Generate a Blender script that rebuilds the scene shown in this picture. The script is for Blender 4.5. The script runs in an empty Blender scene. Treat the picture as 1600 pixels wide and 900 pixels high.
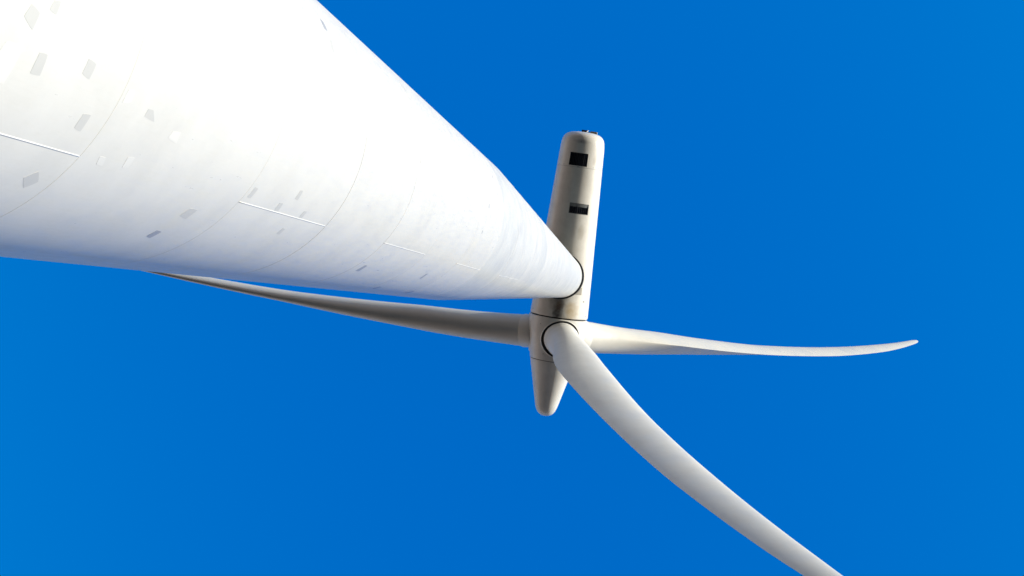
import bpy, bmesh, math, random
import numpy as np
from mathutils import Vector, Matrix

random.seed(4)
scene = bpy.context.scene
COL = scene.collection
R = math.radians

# ------------------------------------------------------------------ camera
# the camera stands 6.5 m from the tower axis, eye height 1.6 m, looking almost straight up
FPX, VX, VY = 2235.257, 1045.992, 507.788          # focal length and zenith, from the 1600 x 900 photograph
zc = Vector(((VX - 800) / FPX, -(VY - 450) / FPX, -1.0)).normalized()
xc = (Vector((1, 0, 0)) - zc[0] * zc).normalized()
yc = zc.cross(xc)
cam_data = bpy.data.cameras.new('camera')
cam = bpy.data.objects.new('camera', cam_data)
COL.objects.link(cam)
rot = Matrix((xc, yc, zc))                          # rows: world axes in camera space -> columns: camera axes in world
cam.matrix_world = Matrix.Translation((0, 0, 1.6)) @ rot.to_4x4()
cam_data.sensor_width = 36.0
cam_data.lens = FPX / 1600 * 36.0
cam_data.clip_start = 0.1
cam_data.clip_end = 20000
scene.camera = cam

# ------------------------------------------------------------------ light
SUN_AZ, SUN_EL = R(-11), R(9)                      # azimuth measured from +X towards +Y
world = bpy.data.worlds.new('World')
scene.world = world
world.use_nodes = True
wn, wl = world.node_tree.nodes, world.node_tree.links
bg = wn['Background']
sky = wn.new('ShaderNodeTexSky')
sky.sky_type = 'NISHITA'
sky.sun_disc = False
sky.sun_elevation = SUN_EL
sky.sun_rotation = R(90) - SUN_AZ                   # Blender measures it clockwise from +Y
sky.air_density = 1.4
sky.dust_density = 0.0
sky.ozone_density = 1.0
# the photograph's deep, saturated zenith: take the same small amount of red and green off the whole sky
sub = wn.new('ShaderNodeVectorMath'); sub.operation = 'SUBTRACT'
sub.inputs[1].default_value = (.86, .525, 0.0)
mx = wn.new('ShaderNodeVectorMath'); mx.operation = 'MAXIMUM'
mx.inputs[1].default_value = (0, 0, 0)
wl.new(sky.outputs['Color'], sub.inputs[0])
wl.new(sub.outputs[0], mx.inputs[0])
ml = wn.new('ShaderNodeVectorMath'); ml.operation = 'MULTIPLY'
ml.inputs[1].default_value = (1.35, 1.02, .98)
wl.new(mx.outputs[0], ml.inputs[0])
ev = wn.new('ShaderNodeMix'); ev.data_type = 'RGBA'
ev.inputs[0].default_value = .52
ev.inputs[7].default_value = (0.0, .27, 1.25, 1)      # evens the sky out towards one deep blue
wl.new(ml.outputs[0], ev.inputs[6])
wl.new(ev.outputs[2], bg.inputs['Color'])
world.cycles.sampling_method = 'MANUAL'
world.cycles.sample_map_resolution = 2048
bg.inputs['Strength'].default_value = 0.15

sd = bpy.data.lights.new('sun', 'SUN')
sd.energy = 1.88
sd.angle = R(0.53)
sd.color = (1.0, 0.97, 0.88)
sun = bpy.data.objects.new('sun', sd)
COL.objects.link(sun)
sdir = Vector((math.cos(SUN_EL) * math.cos(SUN_AZ), math.cos(SUN_EL) * math.sin(SUN_AZ), math.sin(SUN_EL)))
sun.rotation_euler = (-sdir).to_track_quat('-Z', 'Y').to_euler()
sun.location = sdir * 60

scene.view_settings.view_transform = 'Standard'
scene.view_settings.look = 'None'
scene.view_settings.gamma = 1.0
scene.view_settings.exposure = 1.68
scene.cycles.max_bounces = 8
scene.cycles.diffuse_bounces = 5

# ------------------------------------------------------------------ helpers
def link(name, me, mat, parent=None, smooth=True):
    o = bpy.data.objects.new(name, me)
    COL.objects.link(o)
    if mat: me.materials.append(mat)
    if smooth:
        me.polygons.foreach_set('use_smooth', [True] * len(me.polygons))
    if parent: o.parent = parent
    return o

def mesh(name, V, F):
    me = bpy.data.meshes.new(name)
    me.from_pydata([tuple(map(float, v)) for v in V], [], F)
    bm = bmesh.new(); bm.from_mesh(me)
    bmesh.ops.recalc_face_normals(bm, faces=bm.faces[:])
    bm.to_mesh(me); bm.free()
    me.update()
    return me

def sharp(me, deg=35):
    me.polygons.foreach_set('use_smooth', [True] * len(me.polygons))
    bm = bmesh.new(); bm.from_mesh(me)
    lim = R(deg)
    for e in bm.edges:
        if len(e.link_faces) == 2 and e.calc_face_angle(0) > lim: e.smooth = False
    bm.to_mesh(me); bm.free()

def grid_faces(nu, nv, close_u=False, base=0):
    F = []
    for i in range(nu if close_u else nu - 1):
        for j in range(nv - 1):
            a = base + i * nv + j; b = base + ((i + 1) % nu) * nv + j
            F.append((a, b, b + 1, a + 1))
    return F

# ------------------------------------------------------------------ materials
def new_mat(name):
    m = bpy.data.materials.new(name); m.use_nodes = True
    nt = m.node_tree
    return m, nt, nt.nodes['Principled BSDF']

def N(nt, t, **kw):
    n = nt.nodes.new(t)
    for k, v in kw.items():
        if k in ('operation', 'blend_type', 'data_type', 'noise_dimensions', 'feature', 'interpolation_type', 'clamp'): setattr(n, k, v)
        else: n.inputs[k].default_value = v
    return n

def ramp(nt, fac, stops):
    r = nt.nodes.new('ShaderNodeValToRGB')
    while len(r.color_ramp.elements) > len(stops): r.color_ramp.elements.remove(r.color_ramp.elements[-1])
    while len(r.color_ramp.elements) < len(stops): r.color_ramp.elements.new(0.5)
    for e, (p, c) in zip(r.color_ramp.elements, stops):
        e.position = p; e.color = (*c, 1) if len(c) == 3 else c
    nt.links.new(fac, r.inputs['Fac'])
    return r.outputs['Color']

def mix(nt, fac, a, b, mode='MIX'):
    m = nt.nodes.new('ShaderNodeMix'); m.data_type = 'RGBA'; m.blend_type = mode
    for sock, v in ((m.inputs[0], fac), (m.inputs[6], a), (m.inputs[7], b)):
        if hasattr(v, 'links'): nt.links.new(v, sock)
        elif isinstance(v, (int, float)): sock.default_value = v
        else: sock.default_value = (*v, 1)
    return m.outputs[2]

def scaled_coord(nt, scale):
    tc = nt.nodes.new('ShaderNodeTexCoord')
    mp = nt.nodes.new('ShaderNodeMapping'); mp.inputs['Scale'].default_value = scale
    nt.links.new(tc.outputs['Object'], mp.inputs['Vector'])
    return mp.outputs['Vector']

def noise(nt, vec, sc, detail=5, rough=0.6):
    n = N(nt, 'ShaderNodeTexNoise', Scale=sc, Detail=detail, Roughness=rough)
    nt.links.new(vec, n.inputs['Vector'])
    return n.outputs['Fac']

def paint(name, base, dirt, rough=0.33, dirt_amt=0.5, stretch=(1, 1, 1), warm=None, bump=0.02, tone=False, spec=0.5, det=8):
    m, nt, b = new_mat(name)
    v1 = scaled_coord(nt, (1, 1, 1)); v2 = scaled_coord(nt, stretch)
    f1 = noise(nt, v1, 1.3, det, 0.65); f2 = noise(nt, v2, 5.0, min(det, 6), 0.6)
    c = mix(nt, ramp(nt, f1, [(0.42, (0, 0, 0)), (0.75, (dirt_amt,) * 3)]), base, dirt)
    c = mix(nt, ramp(nt, f2, [(0.5, (0, 0, 0)), (0.8, (dirt_amt * .6,) * 3)]), c, dirt)
    if warm:
        f3 = noise(nt, scaled_coord(nt, (.7, .7, .7)), 1.1, 3, 0.5)
        c = mix(nt, ramp(nt, f3, [(0.6, (0, 0, 0)), (0.72, (.35,) * 3)]), c, warm)
    if tone:
        oi = nt.nodes.new('ShaderNodeObjectInfo')
        c = mix(nt, ramp(nt, oi.outputs['Random'], [(0, (0, 0, 0)), (1, (1, 1, 1))]), c, mix(nt, 1.0, c, (.88, .90, .92), 'MULTIPLY'))
    nt.links.new(c, b.inputs['Base Color'])
    rr = ramp(nt, f2, [(0.3, (rough * .8,) * 3), (0.7, (rough * 1.35,) * 3)])
    nt.links.new(rr, b.inputs['Roughness'])
    b.inputs['Specular IOR Level'].default_value = spec
    if bump > 0:
        bp = N(nt, 'ShaderNodeBump', Strength=bump, Distance=0.05)
        nt.links.new(noise(nt, v1, 3.0, 3, 0.5), bp.inputs['Height'])
        nt.links.new(bp.outputs['Normal'], b.inputs['Normal'])
    return m, nt, b, c

M_tower, *_ = paint('tower_paint', (.64, .63, .575), (.50, .49, .44), .34, .4, (3, 3, .5), warm=(.62, .585, .46), bump=.02)
M_towerup, *_ = paint('streaked_tower_paint', (.65, .64, .58), (.49, .49, .465), .34, .75, (.6, .6, 2.6), bump=.02, tone=True)
M_weld, *_ = paint('weld_paint', (.62, .62, .595), (.50, .50, .475), .4, .25)
M_blade, *_ = paint('blade_gelcoat', (.68, .67, .61), (.58, .57, .515), .5, .35, (.2, .2, .2), bump=0, det=2)
M_hub, *_ = paint('hub_gelcoat', (.72, .71, .66), (.50, .49, .45), .36, .45, bump=0)

def flat(name, col, rough=.6, metal=0, var=.25, sc=14):
    m, nt, b = new_mat(name)
    f = noise(nt, scaled_coord(nt, (1, 1, 1)), sc, 5, .6)
    c = mix(nt, f, tuple(x * (1 - var) for x in col), tuple(min(1, x * (1 + var)) for x in col))
    nt.links.new(c, b.inputs['Base Color'])
    b.inputs['Roughness'].default_value = rough; b.inputs['Metallic'].default_value = metal
    return m
M_black = flat('black_rubber_seal', (.012, .013, .015), .7)
M_joint = flat('flange_joint_shadow_gap', (.03, .032, .035), .7)
M_jointf = flat('fine_flange_joint', (.50, .50, .47), .6)
M_vent = flat('dark_vent_mesh', (.008, .01, .016), .5)
M_slat = flat('vent_slat', (.02, .026, .042), .45)
M_flap = flat('grey_vent_flap', (.16, .17, .17), .5)
M_patchg = flat('grey_touch_up_paint', (.51, .505, .465), .4, 0, .05)
M_patchd = flat('darker_touch_up_paint', (.35, .355, .36), .38, 0, .06)
M_patchw = flat('white_touch_up_paint', (.655, .645, .592), .38, 0, .03)
M_brown = flat('weathered_brown_metal', (.20, .15, .09), .6)
M_conc = flat('concrete', (.36, .35, .33), .85, 0, .2, 6)

# nacelle paint: warm white with soot and oil stains that have their own shape (object space)
M_nac, ntn, bn, cn = paint('nacelle_gelcoat', (.73, .71, .645), (.50, .475, .41), .34, .5, (2.2, .35, 2.2), bump=0)

def stain(nt, c, s, ang, r, ls, la, col, amt, b):
    # an oily smear on the skin, centred s metres along the nacelle, stretched along it
    t = math.radians(ang)
    a, l, u = basis(PSI, TAU)
    p = O + s * a + r * (-math.cos(t) * u + math.sin(t) * l) - np.array([TX, TY, 0])
    tc = nt.nodes.new('ShaderNodeTexCoord')
    vs = nt.nodes.new('ShaderNodeVectorMath'); vs.operation = 'SUBTRACT'; vs.inputs[1].default_value = p
    nz = nt.nodes.new('ShaderNodeTexNoise'); nz.inputs['Scale'].default_value = 3.5; nz.inputs['Detail'].default_value = 5
    nt.links.new(tc.outputs['Object'], vs.inputs[0]); nt.links.new(tc.outputs['Object'], nz.inputs['Vector'])
    tot = None
    for ax, ln in ((a, ls), (l, la), (u, la * 3)):
        d = nt.nodes.new('ShaderNodeVectorMath'); d.operation = 'DOT_PRODUCT'; d.inputs[1].default_value = ax
        nt.links.new(vs.outputs[0], d.inputs[0])
        q = nt.nodes.new('ShaderNodeMath'); q.operation = 'DIVIDE'; q.inputs[1].default_value = ln; nt.links.new(d.outputs['Value'], q.inputs[0])
        w = nt.nodes.new('ShaderNodeMath'); w.operation = 'MULTIPLY'; nt.links.new(q.outputs[0], w.inputs[0]); nt.links.new(q.outputs[0], w.inputs[1])
        if tot is None: tot = w.outputs[0]
        else:
            ad = nt.nodes.new('ShaderNodeMath'); ad.operation = 'ADD'; nt.links.new(tot, ad.inputs[0]); nt.links.new(w.outputs[0], ad.inputs[1]); tot = ad.outputs[0]
    ad = nt.nodes.new('ShaderNodeMath'); ad.operation = 'MULTIPLY_ADD'; ad.inputs[1].default_value = 1.6; nt.links.new(nz.outputs['Fac'], ad.inputs[0]); nt.links.new(tot, ad.inputs[2])
    f = ramp(nt, ad.outputs[0], [(.75, (amt,) * 3), (1.0, (amt * .55,) * 3), ])
    mr = nt.nodes.new('ShaderNodeMapRange'); mr.inputs['From Min'].default_value = .7; mr.inputs['From Max'].default_value = 1.9
    mr.inputs['To Min'].default_value = amt; mr.inputs['To Max'].default_value = 0; nt.links.new(ad.outputs[0], mr.inputs['Value'])
    out = mix(nt, mr.outputs[0], c, col)
    nt.links.new(out, b.inputs['Base Color'])
    return out
TX, TY = -5.94115, -2.69607
PSI, TAU = 1.71759, 0.07729
O = np.array([-5.83330887, -2.6801277, 79.74383258 + 1.6])
def basis(psi, tau):
    a = np.array([math.cos(tau) * math.cos(psi), math.cos(tau) * math.sin(psi), math.sin(tau)])
    l = np.array([-math.sin(psi), math.cos(psi), 0.0])
    return a, l, np.cross(a, l)
c_ = stain(ntn, cn, 1.80, -1, 1.6, .75, .3, (.02, .006, .006), 1.0, bn)
c_ = stain(ntn, c_, 1.45, 3, 1.6, .45, .45, (.22, .15, .10), .6, bn)
c_ = stain(ntn, c_, 1.75, -28, 1.6, .6, .4, (.48, .37, .20), .75, bn)
c_ = stain(ntn, c_, -2.6, -28, 1.42, .5, .18, (.42, .38, .30), .5, bn)
c_ = stain(ntn, c_, -6.6, -42, 1.25, .3, .12, (.42, .38, .30), .5, bn)
c_ = stain(ntn, c_, -7.55, 0, 1.2, .12, .5, (.30, .29, .27), .6, bn)

# ------------------------------------------------------------------ ground (never in view, but it lights the undersides)
def ground_mat():
    m, nt, b = new_mat('dry_grass_field')
    v = scaled_coord(nt, (1, 1, 1))
    f = noise(nt, v, .05, 6, .6); g = noise(nt, v, 2.5, 6, .7)
    c = ramp(nt, f, [(.3, (.028, .03, .022)), (.55, (.038, .04, .03)), (.75, (.055, .055, .042))])
    c = mix(nt, ramp(nt, g, [(.35, (0, 0, 0)), (.7, (.6, .6, .6))]), c, (.022, .024, .018))
    nt.links.new(c, b.inputs['Base Color']); b.inputs['Roughness'].default_value = .9
    return m
def disc(name, r, z, mat, n=96, c=(0, 0)):
    V = [(c[0], c[1], z)] + [(c[0] + r * math.cos(2 * math.pi * i / n), c[1] + r * math.sin(2 * math.pi * i / n), z) for i in range(n)]
    F = [(0, 1 + i, 1 + (i + 1) % n) for i in range(n)]
    o = link(name, mesh(name, V, F), mat); o['kind'] = 'structure'
    return o
TX, TY = -5.94115, -2.69607
disc('ground', 6000, 0.0, ground_mat())
disc('gravel_path', 15, .02, flat('pale_gravel', (.09, .088, .08), .9, 0, .35, 30), c=(TX, TY))

# ------------------------------------------------------------------ the turbine
turbine = bpy.data.objects.new('wind_turbine', None)
COL.objects.link(turbine)
turbine.location = (TX, TY, 0)
turbine['label'] = 'tall white three-bladed wind turbine seen from the foot of its tapering tower against blue sky'
turbine['category'] = 'wind turbine'
turbine.empty_display_size = 2
OFF = np.array([TX, TY, 0.0])
def part(name, V, F, mat, parent=turbine, sharp_deg=None, label=None):
    me = mesh(name, [np.asarray(v) - OFF for v in V], F)
    o = link(name, me, mat, parent)
    if sharp_deg: sharp(me, sharp_deg)
    if label: o['label'] = label
    return o

# --- tower: radius by height above the ground
ZB, ZT, R0, RB, RT = 38.80, 79.6, 2.09454, 2.04128, 1.20383
def tr(z):
    return float(np.interp(z, [0, ZB, ZT], [R0, RB, RT]))
def tp(th, z, dr=0.0):
    r = tr(z) + dr; t = math.radians(th)
    return np.array([TX + r * math.cos(t), TY + r * math.sin(t), z])

edges = [0.25, 4.1, 8.05, 11.96, 15.99, 19.77, 23.61, 27.43, 31.30, 35.10, 38.80]
n_up = 14
edges += [ZB + (ZT - ZB) * (i + 1) / n_up for i in range(n_up)]
gap = {19.77: (.008, M_joint), 23.61: (.008, M_joint), 38.80: (.016, M_joint), 31.30: (.0035, M_joint), 35.10: (.0035, M_joint), 27.43: (.002, M_jointf)}
NT = 144
sections = []
for i in range(len(edges) - 1):
    z0, z1 = edges[i], edges[i + 1]
    g0, g1 = gap.get(z0, (.0015, None))[0], gap.get(z1, (.0015, None))[0]
    if z1 == ZT: g1 = 0
    a, b = z0 + g0, z1 - g1
    zs = [a, a, a + .004] + list(np.linspace(a + .25, b - .25, 3)) + [b - .004, b, b]
    dr = [-.02, -.003, 0] + [0] * 3 + [0, -.003, -.02]
    V = [tp(360 * k / NT, z, d) for k in range(NT) for z, d in zip(zs, dr)]
    o = part('tower_section', V, grid_faces(NT, len(zs), True), M_tower if z0 < 34 else M_towerup, sharp_deg=15)
    sections.append((z0, z1, o))
def section_at(z):
    for a, b, o in sections:
        if a <= z < b: return o
    return sections[-1][2]
def cyl(name, z0, z1, d0, d1, mat, parent=turbine, n=96):
    V = [tp(360 * k / n, z, d) for k in range(n) for z, d in ((z0, d0), (z1, d1))]
    return part(name, V, grid_faces(n, 2, True), mat, parent)
for z in edges[1:-1]:
    g, m = gap.get(z, (.0015, M_jointf))
    cyl('flange_joint', z - g - .01, z + g + .01, -.012, -.012, m or M_jointf)
# circumferential welds in the slender upper part, slightly proud
for z in edges[11:-1]:
    for dz in (0.012,):
        V = [tp(360 * k / NT, z + dz + q, d) for k in range(NT) for q, d in ((0, 0), (.01, .004), (.03, .004), (.04, 0))]
        part('ring_weld', V, grid_faces(NT, 4, True), M_weld)
# foundation
V = []
for k in range(96):
    t = 2 * math.pi * k / 96
    for r, z in ((R0 + .9, 0), (R0 + .85, .22), (R0 - .1, .25)):
        V.append((TX + r * math.cos(t), TY + r * math.sin(t), z))
part('foundation_plinth', V, grid_faces(96, 3, True), M_conc, sharp_deg=30)

# longitudinal weld beads on every other can, on the camera's side; the others away from it
for i in range(len(edges) - 1):
    z0, z1, o = sections[i]
    th = 43.2 if (i % 2 == 0) else 43.2 - 165
    if i == 1: th = 43.2 - 165
    if i >= 10: th = {10: 43.2, 11: 43.9}.get(i, 180 + 37 * i % 80)
    w = .0065
    V = []
    ns = 14
    for z in np.linspace(z0 + .01, z1 - .01, ns):
        r = tr(z)
        for q in range(7):
            a = math.pi * q / 6
            V.append(tp(th + math.degrees(math.cos(a) * w / r), z, math.sin(a) * .0065 - .001))
    F = grid_faces(ns, 7)
    F += [tuple(range(7)), tuple(range((ns - 1) * 7, ns * 7))]
    part('weld_seam', V, F, M_weld, o)

# repaired spots: thin skins of touch-up paint (corner angles and heights measured on the tower)
PATCH = [
 ('g', [(51.6, 11.487), (49.04, 11.594), (51.79, 11.754), (54.36, 11.659)]),
 ('g', [(52.54, 14.893), (49.17, 14.939), (49.22, 15.162), (53.28, 15.139)]),
 ('d', [(62.75, 14.845), (59.4, 14.866), (59.71, 15.016), (63.33, 14.997)]),
 ('g', [(41.08, 16.112), (37.28, 16.119), (37.43, 16.248), (41.18, 16.236)]),
 ('g', [(42.78, 17.28), (39.76, 17.263), (39.48, 17.401), (42.75, 17.446)]),
 ('g', [(36.99, 17.68), (33.52, 17.675), (33.43, 17.785), (37.09, 17.817)]),
 ('g', [(42.69, 18.372), (39.88, 18.37), (39.79, 18.501), (42.77, 18.501)]),
 ('g', [(51.08, 18.178), (48.15, 18.182), (48.32, 18.299), (51.23, 18.307)]),
 ('d', [(62.54, 24.042), (57.39, 24.07), (57.52, 24.26), (62.61, 24.291)]),
 ('d', [(59.82, 29.498), (54.65, 29.486), (55.03, 29.627), (60.21, 29.677)]),
 ('d', [(77.99, 27.876), (73.93, 27.9), (74.2, 28.12), (79.0, 28.1)]),
 ('d', [(79.38, 31.42), (74.01, 31.45), (74.5, 31.66), (80.0, 31.66)]),
 ('g', [(21.59, 10.108), (18.96, 10.152), (19.81, 10.296), (23.29, 10.28)]),
 ('g', [(30.49, 10.501), (26.15, 10.488), (25.98, 10.609), (30.24, 10.644)]),
 ('g', [(26.76, 11.188), (23.5, 11.189), (23.9, 11.338), (27.38, 11.336)]),
 ('g', [(37.57, 11.539), (34.07, 11.532), (33.68, 11.664), (37.92, 11.671)]),
 ('g', [(30.07, 12.537), (28.12, 12.543), (27.95, 12.648), (30.43, 12.783)]),
 ('g', [(18.58, 10.396), (16.62, 10.423), (16.22, 10.522), (18.93, 10.512)]),
 ('w', [(26.61, 10.032), (26.44, 10.264), (34.01, 10.274), (34.08, 9.977)]),
 ('w', [(29.12, 12.03), (25.84, 12.03), (25.46, 12.139), (28.27, 12.181)]),
 ('w', [(32.64, 13.215), (30.79, 13.24), (30.35, 13.423), (33.39, 13.462)]),
 ('w', [(44.0, 12.317), (41.83, 12.263), (41.69, 12.381), (44.0, 12.438)]),
 ('w', [(43.05, 12.785), (40.03, 12.736), (39.67, 12.867), (42.61, 12.896)]),
 ('d', [(-26.3, 18.002), (-26.01, 18.173), (-22.6, 18.19), (-22.48, 18.023)]),
 ('g', [(-19.42, 18.117), (-19.92, 18.239), (-14.85, 18.174), (-14.46, 18.062)]),
 ('d', [(-21.03, 33.951), (-18.24, 33.951), (-18.24, 34.06), (-21.03, 34.06)]),
 ('d', [(1.58, 32.398), (4.6, 32.398), (4.6, 32.50), (1.58, 32.50)]),
 ('d', [(20.7, 32.13), (18.62, 32.13), (18.62, 32.23), (20.7, 32.23)]),
 ('g', [(1.8, 23.73), (4.33, 23.73), (4.33, 23.83), (1.8, 23.83)]),
]
for kind, c in PATCH:
    c = np.array(c); V = []
    nu = 9
    for h in (-.001, .0008):
        for j in range(5):
            for i in range(nu):
                u, v = i / (nu - 1), j / 4
                # slightly rounded, hand-masked outline
                uu = .5 + (u - .5) * (1 - .05 * abs(2 * v - 1) ** 3); vv = .5 + (v - .5) * (1 - .05 * abs(2 * u - 1) ** 3)
                p = (1 - uu) * (1 - vv) * c[0] + uu * (1 - vv) * c[1] + uu * vv * c[2] + (1 - uu) * vv * c[3]
                V.append(tp(p[0], p[1], h))
    n = 5 * nu
    F = grid_faces(5, nu) + grid_faces(5, nu, base=n)
    rim = [i for i in range(nu)] + [j * nu + nu - 1 for j in range(1, 5)] + [4 * nu + i for i in range(nu - 2, -1, -1)] + [j * nu for j in range(3, 0, -1)]
    F += [(rim[k], rim[(k + 1) % len(rim)], rim[(k + 1) % len(rim)] + n, rim[k] + n) for k in range(len(rim))]
    part('paint_patch', V, F, {'g': M_patchg, 'd': M_patchd, 'w': M_patchw}[kind], section_at(c[:, 1].mean()), sharp_deg=40,
         label={'g': 'pale grey touch-up patch', 'd': 'darker grey touch-up patch', 'w': 'bright white touch-up patch'}[kind])

# yaw bearing between tower top and nacelle
V = [tp(360 * k / 96, z, 0) * [1, 1, 1] for k in range(96) for z in (ZT,)]
def ring_part(name, prof, mat, n=96, parent=turbine):
    V = [(TX + r * math.cos(2 * math.pi * k / n), TY + r * math.sin(2 * math.pi * k / n), z) for k in range(n) for r, z in prof]
    return part(name, V, grid_faces(n, len(prof), True), mat, parent, sharp_deg=40)
ring_part('yaw_bearing', [(RT - .05, ZT), (RT + .085, ZT + .02), (RT + .085, ZT + .6)], M_black)

# --- nacelle frame
PSI, TAU = 1.71759, 0.07729
O = np.array([-5.83330887, -2.6801277, 79.74383258 + 1.6])
def basis(psi, tau):
    a = np.array([math.cos(tau) * math.cos(psi), math.cos(tau) * math.sin(psi), math.sin(tau)])
    l = np.array([-math.sin(psi), math.cos(psi), 0.0])
    return a, l, np.cross(a, l)
A, L, U = basis(PSI, TAU)
def npnt(s, r, ang):                               # ang in degrees from the underside towards +L
    t = math.radians(ang)
    return O + s * A + r * (-math.cos(t) * U + math.sin(t) * L)
NS_ = [-8.13, -8.12, -8.09, -8.03, -7.94, -7.82, -7.66, -7.45, -7.2]
NR_ = [0.02, .36, .64, .86, 1.00, 1.10, 1.165, 1.20, 1.222]
def nr(s):
    if s <= -7.2: return float(np.interp(s, NS_, NR_))
    return float(np.interp(s, [-7.2, 2.2], [1.222, 1.618]))
def lathe(name, ss, rr, mat, holes=(), parent=turbine, na=120, extra_ang=(), capped=True, sharp_deg=32):
    angs = sorted(set([round(-180 + 360 * k / na, 4) for k in range(na)] + [round(x, 4) for x in extra_ang]))
    V = [npnt(s, r, a_) for a_ in angs for s, r in zip(ss, rr)]
    nv = len(ss); F = []
    for i in range(len(angs)):
        a0 = angs[i]; a1 = angs[(i + 1) % len(angs)]
        am = (a0 + (a1 if a1 > a0 else a1 + 360)) / 2
        for j in range(nv - 1):
            sm = (ss[j] + ss[j + 1]) / 2
            if any(h[0] < sm < h[1] and h[2] < am < h[3] for h in holes): continue
            b = ((i + 1) % len(angs))
            F.append((i * nv + j, b * nv + j, b * nv + j + 1, i * nv + j + 1))
    return part(name, V, F, mat, parent, sharp_deg=sharp_deg)

H1 = (-6.92, -6.21, -22.0, 24.8)
H2 = (-4.155, -3.62, -39.3, 5.6)
SEAM = -6.13
s_rear = NS_ + [-6.92, -6.55, -6.21, SEAM - .012, SEAM - .012]
r_rear = [nr(s) for s in NS_] + [nr(-6.92), nr(-6.55), nr(-6.21), nr(SEAM), nr(SEAM) - .03]
nac_rear = lathe('nacelle_rear_cover', s_rear, r_rear, M_nac, [H1], extra_ang=H1[2:])
s_f = [SEAM, SEAM] + [-5.5, -4.8, -4.155, -3.9, -3.62, -3, -2, -1, 0, 1, 1.7, 2.10, 2.14, 2.17, 2.17]
r_f = [nr(SEAM) - .03, nr(SEAM)] + [nr(s) for s in s_f[2:13]] + [nr(2.10), nr(2.14) - .006, nr(2.17) - .03, nr(2.17) - .25]
nac = lathe('nacelle_body', s_f, r_f, M_nac, [H2], extra_ang=H2[2:])
lathe('cover_joint', [SEAM - .05, SEAM + .05], [nr(SEAM) - .012] * 2, M_flap, parent=nac_rear)
lathe('hub_gap', [2.0, 2.5], [1.50, 1.50], M_black)

def vent(parent, h, slat_mat, n, flap=None):
    s0, s1, a0, a1 = h
    na_ = 14
    dep = .10
    # recess walls and back
    V = []; aa = np.linspace(a0, a1, na_)
    for a_ in aa:
        for s, d in ((s0, 0), (s0, -dep), (s1, -dep), (s1, 0)):
            V.append(npnt(s, nr(s) + d, a_))
    F = grid_faces(na_, 4)
    F += [(0, 1, 2, 3), tuple((na_ - 1) * 4 + q for q in range(4))]
    v = part('air_vent', V, F, M_vent, parent, sharp_deg=30)
    # frame
    fw, fh = .022, .006
    Vf = []; Ff = []
    def bar(p, q, r_, t):
        b = len(Vf)
        for (s, a_) in (p, q, r_, t):
            Vf.append(npnt(s, nr(s) + fh, a_)); 
        for (s, a_) in (p, q, r_, t):
            Vf.append(npnt(s, nr(s) - .02, a_))
        Ff.extend([(b, b + 1, b + 2, b + 3), (b, b + 1, b + 5, b + 4), (b + 1, b + 2, b + 6, b + 5), (b + 2, b + 3, b + 7, b + 6), (b + 3, b, b + 4, b + 7)])
    for i in range(na_ - 1):
        bar((s0, aa[i]), (s0, aa[i + 1]), (s0 - fw, aa[i + 1]), (s0 - fw, aa[i]))
        bar((s1, aa[i]), (s1, aa[i + 1]), (s1 + fw, aa[i + 1]), (s1 + fw, aa[i]))
    da = math.degrees(fw / nr(s0))
    bar((s0 - fw, a0 - da), (s1 + fw, a0 - da), (s1 + fw, a0), (s0 - fw, a0))
    bar((s0 - fw, a1), (s1 + fw, a1), (s1 + fw, a1 + da), (s0 - fw, a1 + da))
    part('vent_frame', Vf, Ff, M_nac if flap is None else M_flap, parent, sharp_deg=30)
    # slats running fore and aft
    for k in range(n):
        ac = a0 + (a1 - a0) * (k + .5) / n; w = (a1 - a0) / n * .22
        se = s0 + flap if flap else s0
        V = []
        for s in (se + .004, s1 - .004):
            for d, a_ in ((-.075, ac + w), (-.008, ac - w), (-.016, ac - w - .25), (-.083, ac + w - .25)):
                V.append(npnt(s, nr(s) + d, a_))
        part('slat', V, [(0, 1, 2, 3), (4, 5, 6, 7), (0, 1, 5, 4), (1, 2, 6, 5), (2, 3, 7, 6), (3, 0, 4, 7)], slat_mat, v if parent is turbine else parent, sharp_deg=30)
    if flap:
        V = []
        for a_ in aa:
            for s, d in ((s0 + .003, -.01), (s0 + flap, -.035), (s0 + flap, -.06)):
                V.append(npnt(s, nr(s) + d, a_))
        part('vent_flap', V, grid_faces(na_, 3), M_flap, parent, sharp_deg=30)
vent(nac_rear, H1, M_slat, 11)
vent(nac, H2, M_slat, 9, flap=.17)

# hatch cover, drain hole and fasteners on the underside
def pad(name, s0, s1, a0, a1, h, mat, parent, ns=3):
    V = []
    for hh in (-.01, h):
        for i in range(ns + 1):
            for j in range(ns + 1):
                s = s0 + (s1 - s0) * i / ns; a_ = a0 + (a1 - a0) * j / ns
                e = .0 if hh < 0 else .004
                V.append(npnt(s, nr(s) + hh, a_))
    m = (ns + 1) ** 2; k = ns + 1
    F = grid_faces(k, k) + grid_faces(k, k, base=m)
    rim = list(range(k)) + [i * k + ns for i in range(1, k)] + [ns * k + j for j in range(ns - 1, -1, -1)] + [i * k for i in range(ns - 1, 0, -1)]
    F += [(rim[q], rim[(q + 1) % len(rim)], rim[(q + 1) % len(rim)] + m, rim[q] + m) for q in range(len(rim))]
    return part(name, V, F, mat, parent, sharp_deg=30)
pad('access_hatch', .40, .80, -47.5, -30, .012, flat('weathered_hatch', (.33, .31, .26), .5), nac)
pad('drain_hole', 1.14, 1.19, -59.5, -54.5, .003, M_black, nac, 2)
pad('vent_latch', -6.17, -6.14, -4, 2, .012, M_flap, nac_rear, 2)
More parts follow.
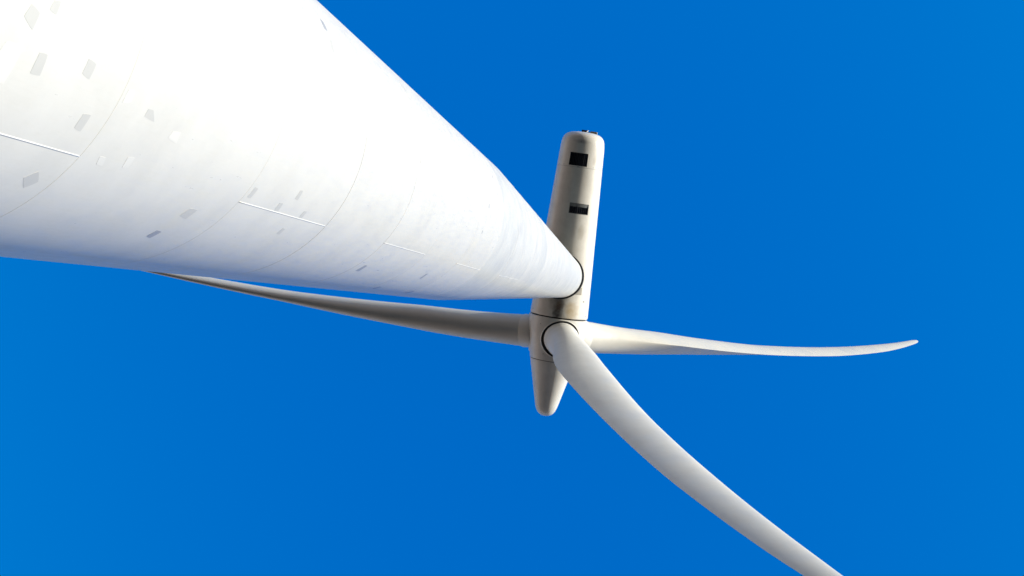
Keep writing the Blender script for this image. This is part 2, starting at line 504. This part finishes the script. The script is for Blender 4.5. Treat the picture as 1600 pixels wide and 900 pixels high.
for s, a_ in ((-7.55, 1), (-5.05, 70), (-1.35, 24), (-1.05, 26), (1.95, -70), (1.9, 62)):
    pad('drain_plug', s, s + .045, a_ - 1, a_ + 1, .006, M_flap, nac if s > SEAM else nac_rear, 2)

# --- hub and spinner
HS = [2.25, 2.25, 2.275, 2.6, 2.9, 3.2, 3.5, 3.8, 4.1, 4.4, 4.67, 4.67]
HR = [1.45, 1.585, 1.612, 1.612, 1.60, 1.575, 1.53, 1.475, 1.415, 1.35, 1.285, 1.25]
def hr(s): return float(np.interp(s, HS[2:11], HR[2:11]))
hub = lathe('rotor_hub', HS, HR, M_hub)
SS = [4.705, 4.705, 5.3, 6.0, 6.7, 7.2, 7.42, 7.58, 7.70, 7.79, 7.85, 7.88, 7.885]
SR = [1.24, 1.278, 1.13, .955, .785, .66, .60, .53, .45, .35, .24, .12, .01]
spinner = lathe('nose_cone', SS, SR, M_hub, sharp_deg=50)
lathe('spinner_joint', [4.60, 4.80], [1.262, 1.235], M_joint, parent=spinner)

for s, a_ in ((2.66, 31), (2.68, 64), (2.75, -40), (4.3, 20)):
    r_ = hr(s)
    V = [npnt(s + .022 * math.cos(2 * math.pi * k / 12), r_ + h, a_ + math.degrees(.022 * math.sin(2 * math.pi * k / 12) / r_)) for h in (-.01, .006) for k in range(12)]
    part('hub_plug', V, [(k, (k + 1) % 12, 12 + (k + 1) % 12, 12 + k) for k in range(12)] + [tuple(range(12, 24))], M_flap, hub, sharp_deg=30)

# dirt specks and scuffs are in the paint; small bolt heads round the cover joint
for a_ in range(-80, 81, 20):
    pad('joint_bolt', SEAM - .10, SEAM - .07, a_ - .8, a_ + .8, .005, M_flap, nac_rear, 2)

# --- blades
X = [0.28985, 0.10457, -0.00373, 3.19334, 41.04806, 0.07567, -2.24253, 0.3955, -3.61932, 1.85, 1.85, 2.6, 2.9, 2.42, 2.1, 1.55, 0.54, -0.27925, -0.22689, -0.16581, -0.12217, -0.02618, 0.03491, 0.05236, 0.05236, 1.86, 1.68, 1.45, 1.15, 0.6, 0.36, 0.26, 0.1, 0.16994, 2.06898, -0.71689, -2.04966, -1.09203, -0.80121, 0.70958]
TC = [0, .05, .15, .22, .4, .6, .8, 1.0]
def smooth(t, v):
    n = np.linspace(0, 1, 201); y = np.interp(n, TC, v)
    k = np.hanning(21); k /= k.sum(); yp = np.pad(y, 10, mode='reflect', reflect_type='odd')
    return np.interp(t, n, np.convolve(yp, k, 'valid'))
ch, be, th = X[9:17], X[17:25], X[25:33]
HUBC = O + X[3] * A
RA_, RL_, RU_ = basis(PSI + X[2], X[1])
NSEC = 56
def blade_frame(k):
    ph = X[0] + k * 2 * math.pi / 3
    er = -RU_ * math.cos(ph) - RL_ * math.sin(ph); et = np.cross(RA_, er)
    return er, et, er * math.cos(X[5]) + RA_ * math.sin(X[5]), RA_ * math.cos(X[5]) - er * math.sin(X[5])
for k in (0, 1, 2):
    er, et, e, n = blade_frame(k)
    idx = k
    wa, wb, sw = X[6] + X[34 + idx], X[7], X[8] + X[37 + idx]
    ts = np.concatenate([np.linspace(.012, .3, 40), np.linspace(.31, .965, 60), 1 - .035 * np.linspace(1, 0, 12)[1:] ** 2])
    LB = X[4]; r0 = 1.3
    cc, bb, tt = smooth(ts, ch), smooth(ts, be), smooth(ts, th)
    V = []
    for i, t in enumerate(ts):
        c, b, q = cc[i], bb[i], tt[i]
        if t > .965:
            f = math.sqrt(max(0.0, 1 - ((t - .965) / .0352) ** 2)); c0 = c; c = max(.02, c * f); q = max(.01, q * f)
        circ = float(np.interp(t, [0, .04, .2], [1, 1, 0])); circ = circ * circ * (3 - 2 * circ)
        piv = .5 - (1 - circ) * X[33]
        ctr = HUBC + (r0 + (LB - r0) * t) * e + (wa * t * t + wb * t ** 3) * n + sw * t ** 3 * et
        cd = math.cos(b) * et + math.sin(b) * n; td = math.sin(b) * et - math.cos(b) * n
        Aa = np.linspace(0, 2 * math.pi, NSEC, endpoint=False)
        x = .5 + .5 * np.cos(Aa); s = np.where(Aa <= math.pi, 1, -1.)
        yt = 5 * (.2969 * np.sqrt(x) - .1260 * x - .3516 * x ** 2 + .2843 * x ** 3 - .1036 * x ** 4)
        yc = .5 * abs(np.sin(Aa))
        y = (s * ((1 - circ) * yt + circ * yc) * q / c + .14 * x * (1 - x) * (1 - circ)) * c
        xx = (x - piv) * c
        for u_, v_ in zip(xx, y): V.append(ctr + u_ * cd + v_ * td)
    nst = len(ts)
    F = []
    for i in range(nst - 1):
        for j in range(NSEC):
            F.append((i * NSEC + j, i * NSEC + (j + 1) % NSEC, (i + 1) * NSEC + (j + 1) % NSEC, (i + 1) * NSEC + j))
    F += [tuple(range(NSEC)), tuple(range((nst - 1) * NSEC, nst * NSEC))]
    bl = part('rotor_blade', V, F, M_blade, sharp_deg=50,
              label=['blade pointing down towards the lower right', 'blade reaching out to the right', 'shaded blade running left behind the tower'][k])
    # root collar (a slightly wider flange) and hub opening ring that follows the hub surface
    def around(rho, h):
        out = []
        for m in range(96):
            a_ = 2 * math.pi * m / 96
            out.append(HUBC + h * e + rho * (math.cos(a_) * et + math.sin(a_) * n))
        return out
    def tube(name, prof, mat, parent):
        rings = [around(rho, h) for rho, h in prof]
        V = [rings[j][m] for m in range(96) for j in range(len(prof))]
        return part(name, V, grid_faces(96, len(prof), True), mat, parent, sharp_deg=35)
    rr = cc[0] / 2
    tube('root_flange', [(rr - .05, 1.1), (rr + .012, 1.1), (rr + .012, 1.93), (rr + .0, 1.95), (rr - .05, 1.99)], M_blade, bl)
    def on_hub(rho, m, dh):
        a_ = 2 * math.pi * m / 96
        # point at distance rho from the blade axis, dropped on the hub skin
        base = HUBC + .14 * A
        p = base + rho * (math.cos(a_) * et + math.sin(a_) * RA_)
        s = float(np.dot(p - O, A)); y = float(np.dot(p - (O + s * A), np.cross(A, er)))
        R_ = hr(min(max(s, 2.24), 4.68))
        h = math.sqrt(max(R_ * R_ - y * y, .05))
        return O + s * A + y * np.cross(A, er) + (h + dh) * er
    prof = [(.93, .012), (.985, .012)]
    V = [on_hub(r_, m, d) for m in range(96) for r_, d in prof]
    prof0 = [(.60, .008), (.95, .008), (1.08, .008)]
    V = [on_hub(r_, m, d) for m in range(96) for r_, d in prof0]
    part('root_seal', V, grid_faces(96, 3, True), M_black, bl)
    prof1 = [(1.065, .0), (1.065, .05), (1.08, .055), (1.10, .035), (1.105, -.01)]
    V = [on_hub(r_, m, d) for m in range(96) for r_, d in prof1]
    part('opening_rim', V, grid_faces(96, 5, True), M_hub, hub, sharp_deg=50)

# --- wind instruments on the rear of the roof
def box(name, s0, s1, l0, l1, u0, u1, mat, parent):
    V = [O + s * A + l_ * L + u_ * U for s in (s0, s1) for l_ in (l0, l1) for u_ in (u0, u1)]
    F = [(0, 1, 3, 2), (4, 5, 7, 6), (0, 1, 5, 4), (2, 3, 7, 6), (0, 2, 6, 4), (1, 3, 7, 5)]
    o = part(name, V, F, mat, parent, sharp_deg=30)
    return o
def rod(name, p, q, r, mat, parent, n=10):
    P = O + p[0] * A + p[1] * L + p[2] * U; Q = O + q[0] * A + q[1] * L + q[2] * U
    d = (Q - P) / np.linalg.norm(Q - P); x = np.cross(d, [.3, .5, .81]); x /= np.linalg.norm(x); y = np.cross(d, x)
    V = [c + r * (math.cos(2 * math.pi * k / n) * x + math.sin(2 * math.pi * k / n) * y) for k in range(n) for c in (P, Q)]
    F = grid_faces(n, 2, True) + [tuple(range(0, 2 * n, 2)), tuple(range(1, 2 * n, 2))]
    return part(name, V, F, mat, parent, sharp_deg=40)
rod('mast_arm', (-7.75, .28, 1.12), (-8.32, -.04, 1.76), .035, M_blade, nac_rear)
box('wind_sensor', -8.33, -8.20, -.02, .30, 1.66, 1.82, M_vent, nac_rear)
box('warning_light_housing', -8.30, -8.12, -.54, -.20, 1.64, 1.80, M_brown, nac_rear)
box('warning_light_lens', -8.29, -8.13, -.60, -.545, 1.66, 1.79, M_blade, nac_rear)
rod('mast_crossbar', (-8.24, .25, 1.74), (-8.22, -.5, 1.72), .02, M_black, nac_rear)
rod('mast_leg', (-7.6, -.35, 1.10), (-8.2, -.35, 1.70), .025, M_black, nac_rear)
